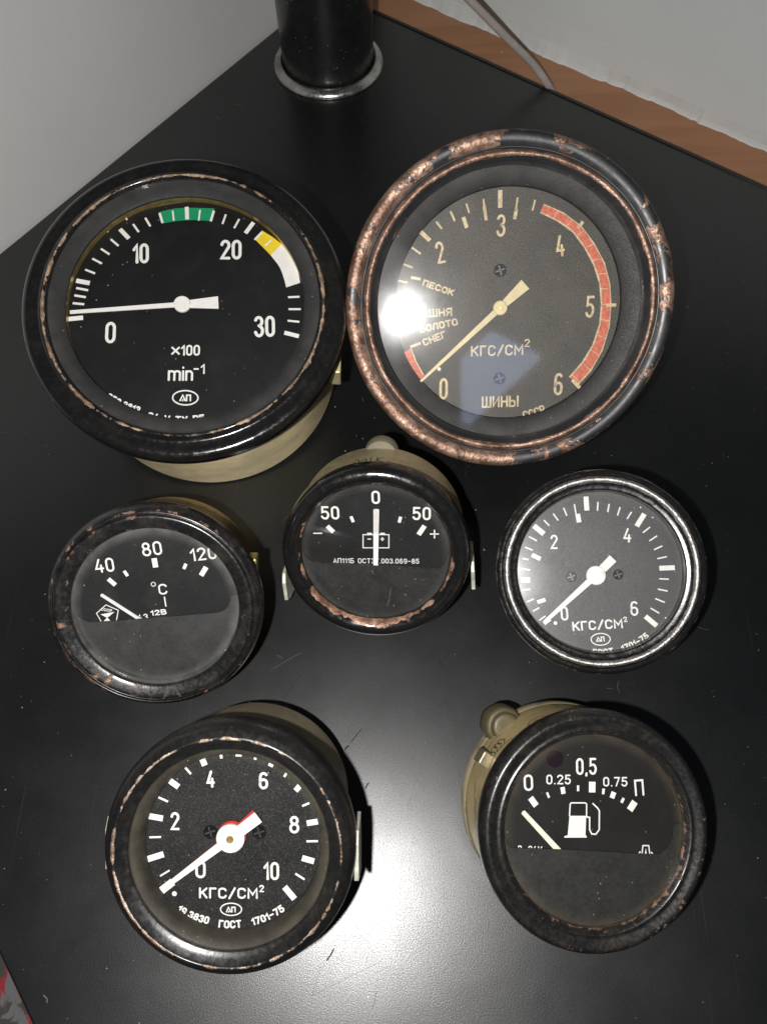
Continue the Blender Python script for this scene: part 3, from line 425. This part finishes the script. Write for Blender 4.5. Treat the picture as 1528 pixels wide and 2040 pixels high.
ROOT = {}
def gauge(i):
    s, d = SPEC[i], DATA[i]
    ex, ey, n = basis(d['n']); c = Vector(d['c'])
    R = Matrix((ex, ey, n)).transposed().to_4x4()
    root = bpy.data.objects.new('gauge', None); COL.objects.link(root)
    root.empty_display_size = .01
    root.matrix_world = Matrix.Translation(c * MM) @ R
    tag(root, s['label'], s['cat'], 'old vehicle gauges on the black table'); ROOT[i] = root
    sd = s['seed']
    bezel = lathe('bezel', s['prof'], paint_mat('bezel enamel %d' % i, seed=sd, **s['mat']), root, 256, True, WEARF[i], 3, s['rough'])
    zb = s['prof'][0][1]
    lathe('body', [(0, -s['L']), (s['rb'] - 1.5, -s['L']), (s['rb'], -s['L'] + 1.5), (s['rb'], zb + 1.5)], body_mat('body coat %d' % i, s['bodycol'], sd, s['bodymetal'], s['bodyrough'], {1: .08, 7: .75, 4: .35}.get(i, .5)), root, 128)
    INNERM = {1: (.010,.010,.010), 2: (.014,.012,.010), 3: (.012,.011,.010), 4: (.015,.015,.015), 5: (.10,.08,.05), 6: (.022,.019,.013), 7: (.03,.022,.015)}
    lathe('inner_ring', s['inner'], plain('inner ring %d' % i, INNERM[i], .6, var=.35, scale=260, bump=.0001, seed=sd, dust=.25), root, 160)
    if i == 1: lathe('spacer_ring', [(40.45, -1.0), (40.42, -3.95)], BRASS, root, 160)
    dcol, dr = s['dial']
    dial = disc('dial', s['rd'], d['zd'], dial_mat('dial black %d' % i, dcol, dr, seed=sd, speck=.85 if i in (2, 4, 5, 6) else .3, spec=.5 if i in (2, 5) else .2, bump=.00005 if i in (1, 3, 7) else .00012), root, 128, .6)
    g = disc('glass', s['rg'] - .05, s['zg'], glass_mat('glass %d' % i, R=s['rg'] * MM, seed=sd, **s['glass']), root, 128, .9)
    g.rotation_euler = (0, math.radians(-1.2 if i == 2 else 0), 0)
    z = d['zd'] + .02
    inkm = INKS['cream'] if i == 2 else INK
    for key in d:
        if key.startswith('bands_'):
            col = key[6:]
            for b in d[key]:
                m = len(b) // 2; A, B = b[:m], b[m:][::-1]
                if i == 2:      # cream edging left round the red
                    f = Flat(z); f.strip(A, B); f.build('band_edging', INKS['cream'], dial)
                f = Flat(z + .02)
                def sm(P_):
                    q = catmull(P_, 4) if len(P_) > 2 else P_; return q
                A2, B2 = sm(A), sm(B)
                if i == 2:
                    A2, B2 = [tuple(Vector(a) * .88 + Vector(b_) * .12) for a, b_ in zip(A2, B2)], [tuple(Vector(a) * .12 + Vector(b_) * .88) for a, b_ in zip(A2, B2)]
                f.strip(A2, B2); f.build('colour_band', INKS[col], dial, {'green': 'green scale band', 'yellow': 'yellow scale band', 'white': 'white scale band', 'red': 'faded red scale band'}[col])
                if i == 2 and m > 4:
                    for q in range(3, len(A2) - 1, 3):
                        f = Flat(z + .06); f.stroke([A2[q], B2[q]], .22, cap=False); f.build('tick_mark', INKS['cream'], dial)
    for t in d.get('ticks', []) + d.get('bandticks', []):
        f = Flat(z + .08); f.stroke([t[:2], t[2:4]], t[4], cap=False); f.build('tick_mark', inkm, dial)
    for t in d.get('texts', []):
        f = Flat(z + .03); text(f, t[0], *t[1:]); f.build('numeral' if t[0][0].isdigit() and len(t[0]) < 5 else 'lettering', inkm, dial)
    for t in d.get('arcs', []):
        s_, cx, cy, r0, r1, a0, a1, h, st = t
        f = Flat(z + .03); w = abs(a1 - a0) * math.pi / 180 * (r0 + r1) / 2
        text(f, s_, 0, 0, w, h, 0, st, (cx, cy, r0 , r1, a0, a1))
        # the arc reads outside-down: baseline on the larger radius
        f.V = [(x, y, zz) for x, y, zz in f.V]; f.build('lettering', inkm, dial)
    for b in d.get('logo', []):
        f = Flat(z + .03); cx, cy = b[0]; rx = (Vector(b[1]) - Vector(b[0])).length; ry = (Vector(b[2]) - Vector(b[0])).length
        f.stroke([(cx + rx * math.cos(k * math.pi / 20), cy + ry * math.sin(k * math.pi / 20)) for k in range(40)], rx * .11, True)
        w = (Vector(b[4]) - Vector(b[3])).length; h = (Vector(b[5]) - Vector(b[3])).length
        text(f, 'Λ', b[3][0], b[3][1], w * .52, h, 2, w * .13); text(f, 'П', b[3][0] + w * .52, b[3][1], w * .42, h, 2, w * .12)
        f.stroke([(b[3][0] + w * .26, b[3][1] + h * .1), (b[3][0] + w * .28, b[3][1] + h * .2)], w * .12)
        f.build('emblem', inkm, dial)
    for x, y, r in d.get('dots', []):
        f = Flat(z + .05); f.poly([(x + r * math.cos(k * .5236), y + r * math.sin(k * .5236)) for k in range(12)]); f.build('dot_mark', INK, dial)
    for x, y, r in d.get('rings', []):
        f = Flat(z + .05); f.stroke([(x + r * math.cos(k * .314), y + r * math.sin(k * .314)) for k in range(20)], r * .38, True); f.build('degree_mark', INK, dial)
    for b in d.get('poly', []):
        f = Flat(z + .03); f.stroke(b + [b[0]], .34, True)
        for q in d['fills']: f.poly(q)
        f.build('battery_sign', INK, dial)
    if i == 3:
        f = Flat(z + .03); f.stroke(d['pentagon'][0], .28, True)
        for q in d['tris']: f.poly(q)
        p = d['pentagon'][0]; text(f, 'СССР', p[0][0] - 1.6, p[0][1] - 1.9, 3.4, .95, -8, .2)
        f.build('quality_emblem', INK, dial)
    if i == 7:
        f = Flat(z + .03); f.poly(d['fills'][0]); f.poly(d['fills'][1]); f.stroke(d['lines'][0], .36); f.stroke(d['lines'][1], .4); f.build('pump_sign', INK, dial)
        f = Flat(z + .03)
        for l in d['lines'][2:]: f.stroke(l, .34)
        f.poly(d['fills'][2]); f.build('emblem', INK, dial)
        x, y, r = d['hole'][0]
        disc('lamp_lens', r, d['zd'] + .5, plain('dark purple lens', (.012, .006, .010), .12), dial, 40, .5, x, y, .15)
    for x, y in (d['screws'][0] if 'screws' in d else []):
        r = 1.0 if i == 1 else {2: 2.1, 5: 1.65, 6: 1.9}[i]
        sc = disc('screw', r, d['zd'] + .35, DARKSCREW, dial, 28, .4, x, y, .12)
        for a in (.3, .3 + math.pi / 2):
            f = Flat(d['zd'] + .355); f.stroke([(x - r * .7 * math.cos(a), y - r * .7 * math.sin(a)), (x + r * .7 * math.cos(a), y + r * .7 * math.sin(a))], r * .2)
            if a > 1: f2.V += f.V; f2.F += [tuple(q + k0 for q in fc) for fc in f.F]
            else: f2 = f; k0 = len(f.V)
        f2.build('screw_slot', SLOT, sc) if False else f2.build('screw_slot', SLOT, dial)
    zn = d['zd']
    if i == 6: needle(root, d['needle2'], zn + 1.8, RED, name='needle', hub_h=.4)['label'] = 'red needle under the white one'
    nm = {1: INK, 2: plain('cream needle', (.72, .60, .34), .5, var=.1), 3: SILVER, 4: INK, 5: INK, 6: INK, 7: plain('ivory needle', (.76, .72, .58), .5, var=.08)}[i]
    needle(root, d['needle'], zn + {1: 2, 2: 2, 3: 1, 4: 1, 5: 2, 6: 3.2, 7: .8}[i], nm, INK if i == 1 else None, {1: None, 2: BRASS, 5: None, 6: BRASS}.get(i), hub_h=.6)
    if 'shroud' in d:
        p = catmull(d['shroud'][0], 5); p = [q for q in p]
        a0 = math.atan2(p[0][1], p[0][0]); a1 = math.atan2(p[-1][1], p[-1][0])
        r = s['rg'] - .25 if i == 3 else s['rd'] + .1
        if a0 < 0: a0 += 2 * math.pi
        while a1 < a0: a1 += 2 * math.pi
        arcp = [(r * math.cos(a1 + (a0 - a1) * k / 40), r * math.sin(a1 + (a0 - a1) * k / 40)) for k in range(41)]
        zt = d['zd'] + {3: 1.5, 4: 1.5, 7: 1.2}[i]
        wedge([tuple(q[:2]) for q in p] + arcp, zt, .5, 'mask_plate', plain('mask plate %d' % i, {3: (.027, .0265, .026), 4: (.018, .018, .017), 7: (.017, .017, .015)}[i], .5, var=.3, scale=150, bump=.00008, seed=sd, dust=.3), root)
    return root
for i in range(1, 8): gauge(i)

# rear fittings: terminals, clamps, studs
def child_box(name, i, b, mat, bv=.4, rotz=0):
    o = link(name, *box_mesh(*b), mat, ROOT[i]); bevel(o, bv); o.rotation_euler = (0, 0, math.radians(rotz)); return o
BODY = {i: ROOT[i] for i in ROOT}
ZN = plain('yellowed zinc', (.36, .32, .20), .4, .5, .3, 160, .0001)
child_box('terminal', 1, (49.3, 53.2, -18, -10, -26, -13), body_mat('tab coat', (.5, .44, .24), 2.2, .15), .6)
def ear(i, x, y0, y1, z0, z1, sgn):
    """side leaf of the clamp, tapering forward"""
    th = 1.3
    prof = [(y0, z0), (y1, z0), (y1 - 1.0, z1 - 2), (y1 - 4.0, z1), (y0 + 2.0, z1), (y0 + .4, z1 - 5)]
    V = [(x, y, z) for y, z in prof] + [(x + sgn * th, y, z) for y, z in prof]; n = len(prof)
    F = [tuple(range(n)), tuple(reversed(range(n, 2 * n)))] + [(k, n + k, n + (k + 1) % n, (k + 1) % n) for k in range(n)]
    o = link('clamp_leaf', V, F, CLAMP, ROOT[i]); bevel(o, .25); return o
ear(4, 31.0, -21, -8, -24, -8, 1); ear(4, -34.0, -24, -11, -24, -10, -1)
ear(6, 33.3, -12, 4, -16, -3.0, 1); ear(6, -35.0, -11, 6, -22, -7, -1)
child_box('clamp_bar', 4, (-35, 32, -18, -12, -26.2, -24.6), CLAMP); child_box('clamp_bar', 6, (-37, 33.4, -8, -2, -40, -38.4), CLAMP) if False else None
lathe('terminal', [(0, -27), (5.9, -27), (5.9, -22.6), (5.4, -21.8), (0, -21.4)], body_mat('terminal coat', (.16, .14, .09), 9, .1, .55), ROOT[4], 40, cx=2.2, cy=26.2)
lathe('terminal', [(0, -34), (6.3, -34), (6.1, -27.5), (5.3, -26.2), (4.6, -25.9), (4.2, -24.6), (3.2, -24.2), (0, -24.3)], body_mat('terminal coat b', (.10, .08, .04), 12, .2, .5), ROOT[7], 40, cx=-19.0, cy=23.4, sub=2, rough=.05)
lathe('rear_cap', [(30.6, -28.5), (30.8, -29), (30.9, -33.8), (30.6, -34.8), (0, -34.9)], body_mat('rear cap coat', (.42, .36, .22), 15, .1, .5), ROOT[7], 128, rough=.004)
child_box('lug', 7, (29.6, 33.2, -2.2, 2.2, -22, -15), body_mat('lug coat', (.20, .17, .10), 19), .5, 151)
child_box('lug', 3, (27.2, 30.0, 7, 15, -12, -4), BRASS, .4); child_box('lug', 3, (27.4, 29.8, 0, 6, -14, -5), BRASS, .4)
# studs that carry the tilted gauges on the table
for i, pts_ in ((2, [(-12, -20), (12, -20)]), (3, [(-8, -10), (8, -10)]), (4, [(-8, -12), (8, -12)]), (7, [(0, -8)])):
    ex, ey, n = basis(DATA[i]['n']); c = Vector(DATA[i]['c'])
    for x, y in pts_:
        p = c + ex * x + ey * y - n * SPEC[i]['L']; ln = (p.z - 2.2 * math.sqrt(max(0, 1 - n.z ** 2))) / n.z
        if ln > 1: lathe('stud', [(0, -SPEC[i]['L'] - ln), (2.2, -SPEC[i]['L'] - ln), (2.2, -SPEC[i]['L'] + .5)], ZN, ROOT[i], 24, cx=x, cy=y)
# pencil and ink scribbles on two bodies
def scribble(i, strokes, w, mat):
    rb = SPEC[i]['rb'] + .03; V, F = [], []
    for P_ in strokes:
        P_ = catmull([(a * rb, z) for a, z in P_], 4) if len(P_) > 2 else [(a * rb, z) for a, z in P_]
        f = Flat(0); f.stroke([tuple(q) for q in P_], w); b = len(V)
        for u, v, _ in f.V: V.append((rb * math.cos(u / rb), rb * math.sin(u / rb), v))
        F += [tuple(b + k for k in fc) for fc in f.F]
        rb += .004
    return link('pen_marks', V, F, mat, ROOT[i])
PEN = plain('dark pen', (.02, .018, .014), .6)
R_ = math.radians
scribble(4, [[(R_(101), -9), (R_(99), -12.5), (R_(97), -9)], [(R_(96), -9.5), (R_(94), -12), (R_(92.5), -9.5), (R_(94), -8.8)], [(R_(90), -12.5), (R_(90), -8.5)], [(R_(86), -12.5), (R_(86), -8.6)], [(R_(82), -12.3), (R_(85.6), -10.4), (R_(82), -8.4)], [(R_(79), -9), (R_(78), -9.4)]], .35, PEN)
rs = random.Random(3)
scribble(7, [[(R_(140 + 3 * k), -16 - rs.random() * 3), (R_(139 + 3 * k), -20), (R_(136 + 3 * k), -18 + rs.random() * 3), (R_(138 + 3 * k), -14)] for k in range(4)] + [[(R_(108), -12), (R_(112), -15), (R_(118), -15), (R_(121), -12), (R_(116), -10), (R_(110), -10.5)], [(R_(112), -12), (R_(117), -13)], [(R_(133), -12), (R_(145), -14), (R_(155), -12)], [(R_(134), -22), (R_(140), -24), (R_(147), -23), (R_(152), -25)]], .35, PEN)

# ------------------------------------------------------------------ the table
def table_mat():
    t = NT('black laminate')
    g = t.noise(2200, 2, .5, 1); g2 = t.noise(14, 5, .6, 3); g3 = t.noise(2600, 2, .5, 5)
    mp = t.n('ShaderNodeMapping'); t.t.links.new(t.co(), mp.inputs[0]); mp.inputs['Rotation'].default_value = (0, 0, .9); mp.inputs['Scale'].default_value = (900, 14, 1)
    sc = t.n('ShaderNodeTexNoise'); t.t.links.new(mp.outputs[0], sc.inputs[0]); sc.inputs['Scale'].default_value = 1; sc.inputs['Detail'].default_value = 2
    scr = t.ramp(sc.outputs[0], .70, .78)
    c = t.mix(t.ramp(g2, .3, .7), (.0020, .0026, .0029), (.0038, .0043, .0045))
    c = t.mix(t.ramp(g, .5, .8, 0, .45), c, (.012, .013, .013))
    c = t.mix(t.math('MULTIPLY', specks(t, 420, .13, 2), .75), c, (.30, .30, .28))
    c = t.mix(t.math('MULTIPLY', scr, .25), c, (.05, .05, .05))
    h = t.math('ADD', t.math('MULTIPLY', g, .8), t.math('MULTIPLY', g3, .9))
    r = t.ramp(t.noise(40, 5, .65, 9), .3, .7, .36, .44)
    r = t.math('ADD', r, t.math('MULTIPLY', scr, .12))
    return t.done(t.bsdf(Base_Color=c, Roughness=r, Specular_IOR_Level=.36, Coat_Weight=t.ramp(t.math('ADD', t.math('MULTIPLY', t.noise(2700, 1, .5, 21), .7), t.math('MULTIPLY', t.noise(5200, 0, .5, 25), .3)), .38, .60, .30, 1.0), Coat_IOR=1.56, Coat_Roughness=t.ramp(t.noise(22, 6, .7, 12, dist=.6), .35, .7, .27, .34), Normal=t.bump(h, .00003, .9), Coat_Normal=t.bump(h, .00003, .8)))
TM = table_mat()
table = bpy.data.objects.new('table', None); COL.objects.link(table)
tag(table, 'black laminate table top that all the gauges stand on', 'table')
far, B_, C_, D_ = (-38.2, 466.8), (-261.4, 159.8), (-25, -152), (420, 134)
outline = [far, B_, C_, (110, -330), (420, -150), D_]
top = wedge(outline[::1], 0, 22, 'table_top', TM, table); bevel(top, .8, 3)
EDGE = plain('edge band', (.012, .012, .012), .3, var=.2)
def along(p, q, w, z0, z1, off, name, mat, parent, t0=0.0, t1=1.0):
    p, q = Vector(p), Vector(q); d = (q - p).normalized(); nn = Vector((d.y, -d.x))
    a, b = p + (q - p) * t0 + nn * off, p + (q - p) * t1 + nn * off
    pts = [a, b, b + nn * w, a + nn * w]
    V = [(v.x, v.y, z) for z in (z0, z1) for v in pts]
    F = [(3, 2, 1, 0), (4, 5, 6, 7), (0, 1, 5, 4), (1, 2, 6, 5), (2, 3, 7, 6), (3, 0, 4, 7)]
    return link(name, V, F, mat, parent)
# raised lip of edge banding along the far right side
o = along(D_, far, -1.6, -20, .5, -.05, 'edge_band', EDGE, table)
# scratches and nicks in the laminate
SCR = plain('scratch', (.004, .004, .004), .9); SCL = plain('pale scratch', (.09, .09, .085), .6)
def tablemark(name, P_, w, mat, z=.02):
    f = Flat(z); f.stroke(P_, w, cap=True); return f.build(name, mat, table)
MARKS_D = [((-10.5, 45.7), (-13.9, 41.2)), ((-14.9, 39.9), (-16.0, 38.7)), ((-18.0, -21.4), (-20.0, -24.4)), ((-21.8, -26.1), (-24.5, -34.5)), ((-3.1, -24.7), (-24.5, -34.1)), ((-4.6, -32.7), (-5.8, -37.2)), ((23.0, 76.6), (16.3, 67.3)), ((-32.5, 64.5), (-39.2, 54.6)), ((-7.7, 27.7), (-8.8, 26.1)), ((16.4, 72.8), (18.1, 67.3))]
MARKS_L = [((-82.3, 368.1), (-79.0, 366.9)), ((-91.5, 358.4), (-89.7, 356.1)), ((26.7, -35.8), (30.4, -22.5)), ((15.5, -27.9), (37.0, -5.7)), ((-66.6, 370.7), (-64.9, 370.3)), ((48.4, 37.7), (50.2, 27.9)), ((-43.5, 66.3), (-33.0, 72.7)), ((15.2, -38.4), (22.2, -32.5)), ((-106.4, -34.3), (-105.0, -36.1)), ((-43.5, 125.0), (-35.9, 131.6))]
for k, (p, q) in enumerate(MARKS_D):
    m = ((p[0] + q[0]) / 2 + random.uniform(-.3, .3), (p[1] + q[1]) / 2 + random.uniform(-.3, .3))
    tablemark('scratch', [p, m, q], (.30, .5, .42, .07, .06, .12, .12, .16, .4, .12)[k], SCR)
for k, (p, q) in enumerate(MARKS_L):
    m = ((p[0] + q[0]) / 2 + random.uniform(-.4, .4), (p[1] + q[1]) / 2 + random.uniform(-.4, .4))
    tablemark('scratch', [p, m, q], (.5, .4, .1, .1, .25, .1, .1, .1, .35, .1)[k], SCL)
# dust and lint lying on the table: real little flakes, one part
V, F = [], []
rs = random.Random(11)
for k in range(1500):
    x, y = rs.uniform(-190, 190), rs.uniform(-60, 440)
    r = .05 + .15 * rs.random() ** 3; a0 = rs.random() * 6
    b = len(V); n = 5
    for j in range(n):
        a = a0 + 6.283 * j / n; V.append((x + r * math.cos(a) * rs.uniform(.6, 1.3), y + r * math.sin(a) * rs.uniform(.6, 1.3), .05))
    V.append((x, y, .05 + r * .8)); F += [(b + j, b + (j + 1) % n, b + n) for j in range(n)]
tag(link('dust', V, F, plain('dust flakes', (.26, .255, .24), .9), table), kind='stuff')
V, F = [], []

for k in range(46):                            # lint and fine hairs
    x, y = rs.uniform(-150, 150), rs.uniform(-50, 400); a = rs.random() * 6.28; L = rs.uniform(1.0, 4.5); c_ = rs.uniform(-.5, .5)
    P_ = [(x, y), (x + L * .5 * math.cos(a), y + L * .5 * math.sin(a)), (x + L * .5 * math.cos(a) + L * .5 * math.cos(a + c_), y + L * .5 * math.sin(a) + L * .5 * math.sin(a + c_))]
    f = Flat(.06); f.stroke(P_, .09); b = len(V); V += f.V; F += [tuple(b + q for q in fc) for fc in f.F]
tag(link('lint', V, F, plain('lint', (.12, .12, .115), .9), table), kind='stuff')

# ------------------------------------------------------------------ walls, board, pole, cable, fabric
def wall_mat(name, c1, c2, bump):
    t = NT(name)
    n = t.noise(6, 5, .6, 1); n2 = t.noise(160, 6, .65, 3); n3 = t.noise(500, 4, .6, 4)
    c = t.mix(t.ramp(n, .3, .7), c1, c2); c = t.mix(t.ramp(n2, .68, .74, 0, .35), c, tuple(x * .75 for x in c1))
    return t.done(t.bsdf(Base_Color=c, Roughness=.75, Normal=t.bump(t.math('ADD', n2, n3), bump, .7)))
def slab(name, p, q, th, z0, z1, off, mat, bv=0, seg=1):
    o = along(p, q, th, z0, z1, off, name, mat, None); return o
fv, bv_, dv = Vector(far), Vector(B_), Vector(D_)
dl = (fv - bv_).normalized(); dr = (dv - fv).normalized()
# left wall stands right behind the left edge of the table (outside is to the left)
wl0 = fv + dl * 140; wl1 = bv_ - dl * 260
lw = slab('wall', wl0, wl1, 60, -400, 900, 2.0, wall_mat('left wall paint', (.56, .555, .55), (.60, .595, .585), .00012))
tag(lw, 'smooth pale grey wall close behind the left edge of the table', 'wall')
# wooden board in front of the right wall, its front edge against the table
nr = Vector((-dr.y, dr.x))                     # outward on the far right side
def wood():
    t = NT('brown wood')
    mp = t.n('ShaderNodeMapping'); t.t.links.new(t.co(), mp.inputs[0]); mp.inputs['Rotation'].default_value = (0, 0, math.atan2(-dr.y, dr.x)); mp.inputs['Scale'].default_value = (9, 90, 60)
    a = t.n('ShaderNodeTexNoise'); t.t.links.new(mp.outputs[0], a.inputs[0]); a.inputs['Scale'].default_value = 1.0; a.inputs['Detail'].default_value = 8; a.inputs['Roughness'].default_value = .62; a.inputs['Distortion'].default_value = .7
    c = t.mix(t.ramp(a.outputs[0], .32, .68), (.34, .155, .072), (.41, .195, .092))
    c = t.mix(specks(t, 160, .16, 3), c, (.5, .45, .38))
    return t.done(t.bsdf(Base_Color=c, Roughness=.42, Normal=t.bump(a.outputs[0], .0002, .4)))
WD = wood()
p0 = fv - dr * 90; p1 = dv + dr * 10
BW = 31.0
board = along(tuple(p0), tuple(p1), -(BW + 6), -30, -7, -1.2, 'wooden_board', WD, None); bevel(board, 1.2)
tag(board, 'brown wooden board between the table edge and the white wall', 'board')
# right wall: its foot laps raggedly over the board
rs = random.Random(5)
n = 260; L_ = (p1 - p0).length; V = []; F = []
def rag(k):
    u = k / n * L_
    return 1.0 * math.sin(u * .021 + 1) + .6 * math.sin(u * .073) + .4 * math.sin(u * .21 + 2) + rs.uniform(-.35, .35) + (.8 if rs.random() < .06 else 0)
for k in range(n + 1):
    b = p0 + dr * (L_ * k / n); off = 1.2 + BW
    rg = rag(k)
    for o_, z in ((off - .9 + rg, -6.95), (off - .5 + rg, -6.3), (off - .1 + rg * .9, -4.5), (off + .25 + rg * .12, 1), (off + .6, 12), (off + .8, 900), (off + 64, 900)):
        q = b + nr * o_; V.append((q.x, q.y, z))
m = 7
for k in range(n):
    for j in range(m - 1): F.append((k * m + j, (k + 1) * m + j, (k + 1) * m + j + 1, k * m + j + 1))
rw = link('wall', V, F, wall_mat('right wall paint', (.62, .645, .63), (.68, .70, .68), .00018), None, False)
tag(rw, 'rough white painted wall above the brown board, its paint edge ragged', 'wall')
# pole with its chrome collar
pole = bpy.data.objects.new('pole', None); COL.objects.link(pole); pole.location = (-.0343, .400, 0)
tag(pole, 'thick black round metal pole rising from a chrome collar at the table corner', 'pole')
PM = plain('satin black pole', (.010, .0105, .0105), .34, var=.3, scale=120, bump=.00004, coat=.2, dust=.6)
lathe('shaft', [(24.2, .5), (24.6, 1.5), (24.6, 700)], PM, pole, 128)
CH = plain('worn chrome', (.48, .47, .44), .26, 1.0, .35, 110, .0001)
lathe('collar', [(29.6, .05), (29.9, .8), (29.2, 2.2), (27.6, 3.4), (26.0, 3.9), (25.0, 3.5), (24.7, 2.2)], CH, pole, 128, sub=3, rough=.002)
# cable running down the wall and behind the table
def tube(name, P_, r, mat, parent=None, seg=20):
    P_ = [Vector(p) for p in catmull(P_, 8)]; V, F = [], []
    for i, p in enumerate(P_):
        d = (P_[min(i + 1, len(P_) - 1)] - P_[max(i - 1, 0)]).normalized(); u = d.cross(Vector((1, 0, .3))).normalized(); v = d.cross(u)
        for j in range(seg):
            a = 6.2832 * j / seg; q = p + u * r * math.cos(a) + v * r * math.sin(a); V.append(tuple(q))
    for i in range(len(P_) - 1):
        for j in range(seg):
            k = (j + 1) % seg; F.append((i * seg + j, i * seg + k, (i + 1) * seg + k, (i + 1) * seg + j))
    return link(name, V, F, mat, parent, True)
cb = tube('cable', [(93, 396, -20), (86, 381, -3), (74, 380, 12), (56, 377, 30), (37, 372, 50), (25, 364, 65), (8, 343, 90)], 1.9, plain('grey cable', (.40, .355, .32), .55, var=.1, scale=90))
tag(cb, 'grey beige cable hanging down across the wall and brown board', 'cable')
# patterned fabric below the lower left edge of the table
t = NT('floral fabric')
n1 = t.noise(60, 3, .5, 5.6, dist=1.0); n2 = t.noise(75, 3, .5, 9.4, dist=.8); wv = t.noise(900, 2, .5, 4)
c = t.mix(t.ramp(n1, .44, .47), (.10, .10, .10), (.20, .012, .022)); c = t.mix(t.ramp(n2, .50, .53), c, (.035, .035, .03))
FB = t.done(t.bsdf(Base_Color=c, Roughness=.9, Normal=t.bump(wv, .0004, .8)))
V, F = [], []
gx, gy = 40, 40
for a in range(gx + 1):
    for b in range(gy + 1):
        x = -330 + 300 * a / gx; y = -230 + 300 * b / gy
        V.append((x, y, -34 + 3 * math.sin(x * .05) * math.cos(y * .04) + 1.2 * math.sin(x * .13 + y * .09)))
for a in range(gx):
    for b in range(gy): F.append((a * (gy + 1) + b, (a + 1) * (gy + 1) + b, (a + 1) * (gy + 1) + b + 1, a * (gy + 1) + b + 1))
fab = link('fabric', V, F, FB, None, True); m_ = fab.modifiers.new('thick', 'SOLIDIFY'); m_.thickness = .003
tag(fab, 'red, grey and black patterned fabric just below the lower left table edge', 'fabric')
# floor far below, under everything
fl_ = link('floor', [(-1500, -1500, -720), (1500, -1500, -720), (1500, 1500, -720), (-1500, 1500, -720)], [(0, 1, 2, 3)], plain('floor', (.25, .18, .12), .5, scale=10)); fl_['kind'] = 'structure'
# unseen glowing panel, added and shaped for the blue reflection in the rusty gauge
t = NT('reflection panel glow'); e = t.n('ShaderNodeEmission'); e.inputs[0].default_value = (.55, .68, 1.0, 1); e.inputs[1].default_value = 2.6; WM = t.done(e.outputs[0])
PANEL_PTS = [(-19, 1563), (70, 1689), (217, 1584), (16, 1323), (-11, 1334)]
V = [(x, -1300, z) for x, z in PANEL_PTS] + [(x, -1320, z) for x, z in PANEL_PTS]; n = len(PANEL_PTS)
glow_panel = link('reflection_panel', V, [tuple(range(n)), tuple(reversed(range(n, 2 * n)))] + [(k, n + k, n + (k + 1) % n, (k + 1) % n) for k in range(n)], WM)
tag(glow_panel, 'added pale blue glowing panel mirrored in the glass of the rusty gauge', 'glowing panel')
